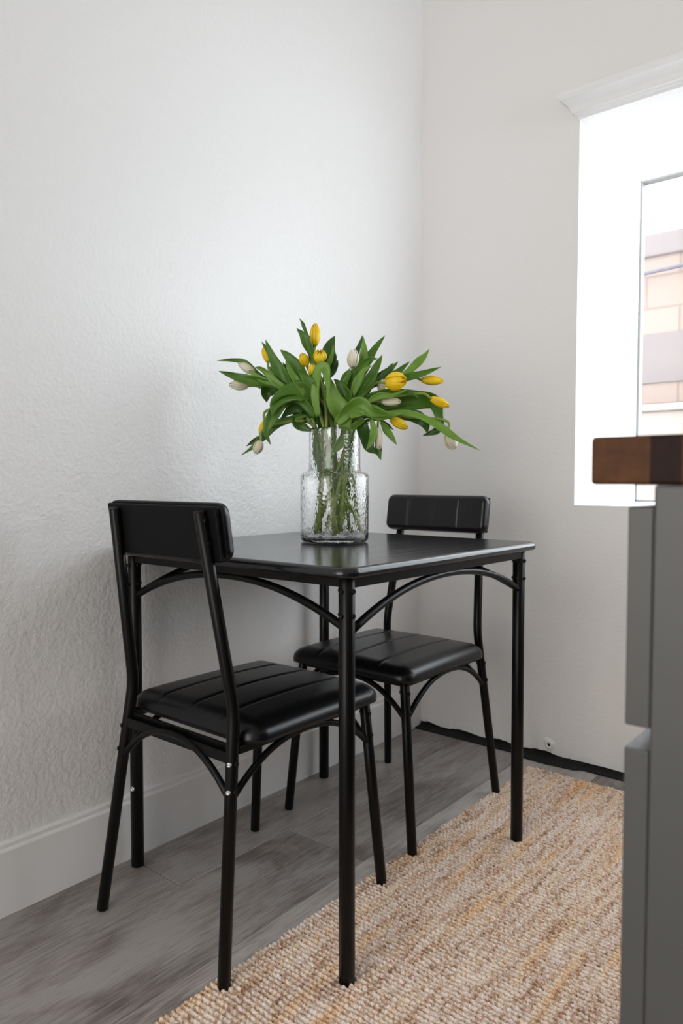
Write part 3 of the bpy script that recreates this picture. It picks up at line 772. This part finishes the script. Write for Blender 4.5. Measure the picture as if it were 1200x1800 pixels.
for n_, (c, ctr, dr, L, Wd, dep, lean, opn, lab) in enumerate(blooms):
    P = Z(*ctr, dep); ax = (hv*dr[0]-zv*dr[1]); ax = (ax.normalized()+nv*lean).normalized()
    Lm, Rm = L*U, Wd*U/2; base = P-ax*Lm*.5
    g = 2*PI*n_*.618; ra = .050*math.sqrt(((n_*7) % NB+.5)/NB)
    foot = VC+Vector((ra*1.42*math.cos(g), ra*1.42*math.sin(g), .014+.02*rnd.random()))
    side = hv.dot(P-VC); rim_x = max(-.046, min(.046, side*.30+rnd.uniform(-.022, .022)))
    rim = VC+hv*rim_x+nv*max(-.03, min(.03, dep*.5+rnd.uniform(-.018, .018)))+zv*.272
    mid = (foot+rim)/2; off = Vector((mid.x-VC.x, mid.y-VC.y, 0)); mid -= off*.12; mid.z = VC.z+.15
    t = empty('tulip', foot); tag(t, lab+(' in the glass vase'), 'tulip', 'tulips in the glass vase')
    loc = lambda p: Vector(p)-foot
    up1 = rim+(rim-mid).normalized()*.04*(1 if P.z > rim.z else .4)
    b1 = base-ax*.030
    bm = bmesh.new(); pts = cr([foot, mid, rim, up1.lerp(b1, .35)+zv*(.012 if P.z < 1.12 else 0), b1, base+ax*.002], 7)
    tube(bm, [loc(p) for p in pts], [.0050-.0020*i/len(pts) for i in range(len(pts))], 10); fromb('stem', bm, STEM, t)
    q = Vector((0, 0, 1)).rotation_difference(ax).to_matrix().to_4x4(); Mx = Matrix.Translation(loc(base)) @ q
    for k in range(6):
        bm = bmesh.new(); inner_ = k % 2
        petal(bm, Mx @ Matrix.Translation((0, 0, .001*inner_)), Lm*(1-.03*inner_), Rm*(.86 if inner_ else 1.0), k*PI/3+n_, .74, opn*(.7 if inner_ else 1)*.6, 0, .05 if n_ in (8, 1) else .012)
        blade_attr(bm, [[((i/8*2-1)*.8+k*3, j/12+n_, 0) for i in range(9)] for j in range(13)], None)
        o = fromb('petal', bm, YEL if c == 'y' else WHI, t, False, False)
        sm = o.modifiers.new('thickness', 'SOLIDIFY'); sm.thickness = .0007
    tulips.append((t, foot, P))
for (pts, wd, d0, d1, roll, tone_) in leaves:
    n = len(pts); P3 = [Z(a, b_, d0+(d1-d0)*(k/(n-1))) for k, (a, b_) in enumerate(pts)]
    C_ = cr(P3, 8); m = len(C_)-1; wm = wd*U; bm = bmesh.new(); rows = []
    phase = rnd.uniform(0, 6.28)
    for i, p in enumerate(C_):
        t = i/m; T_ = (C_[min(i+1, m)]-C_[max(i-1, 0)]).normalized()
        sd = T_.cross(nv)
        if sd.length < .2: sd = T_.cross(zv)
        sd.normalize(); nn = sd.cross(T_).normalized()
        a = math.radians(roll*(1+.8*math.sin(t*3+phase)))
        s_ = sd*math.cos(a)+nn*math.sin(a); k_ = nn*math.cos(a)-sd*math.sin(a)
        w_ = wm*.5*min(1, (.30+t*1.7))*(1-t**2.0)**.95/.90+.0002
        row = []
        for j in range(7):
            s = j/3-1
            wav = min(.006, w_*.42)*math.sin(11*t+phase+(2 if s > 0 else 0))*abs(s)**2
            row.append(p+s_*(s*w_)+k_*(abs(s)**1.5*w_*.30+wav))
        rows.append(row)
    tip = P3[-1]
    own, foot, _ = min(tulips, key=lambda q: (q[2]-tip).length)
    rv = [[bm.verts.new(x-foot) for x in r] for r in rows]
    for a_, c_ in zip(rv, rv[1:]):
        for j in range(6): bm.faces.new((a_[j], a_[j+1], c_[j+1], c_[j])).smooth = True
    blade_attr(bm, [[(j/3-1+2*phase, i/m+phase, 0) for j in range(7)] for i in range(m+1)], rv)
    o = fromb('leaf', bm, (LEAF, LEAF_L, LEAF_D)[tone_], own, False, False)
    sm = o.modifiers.new('thickness', 'SOLIDIFY'); sm.thickness = .0006
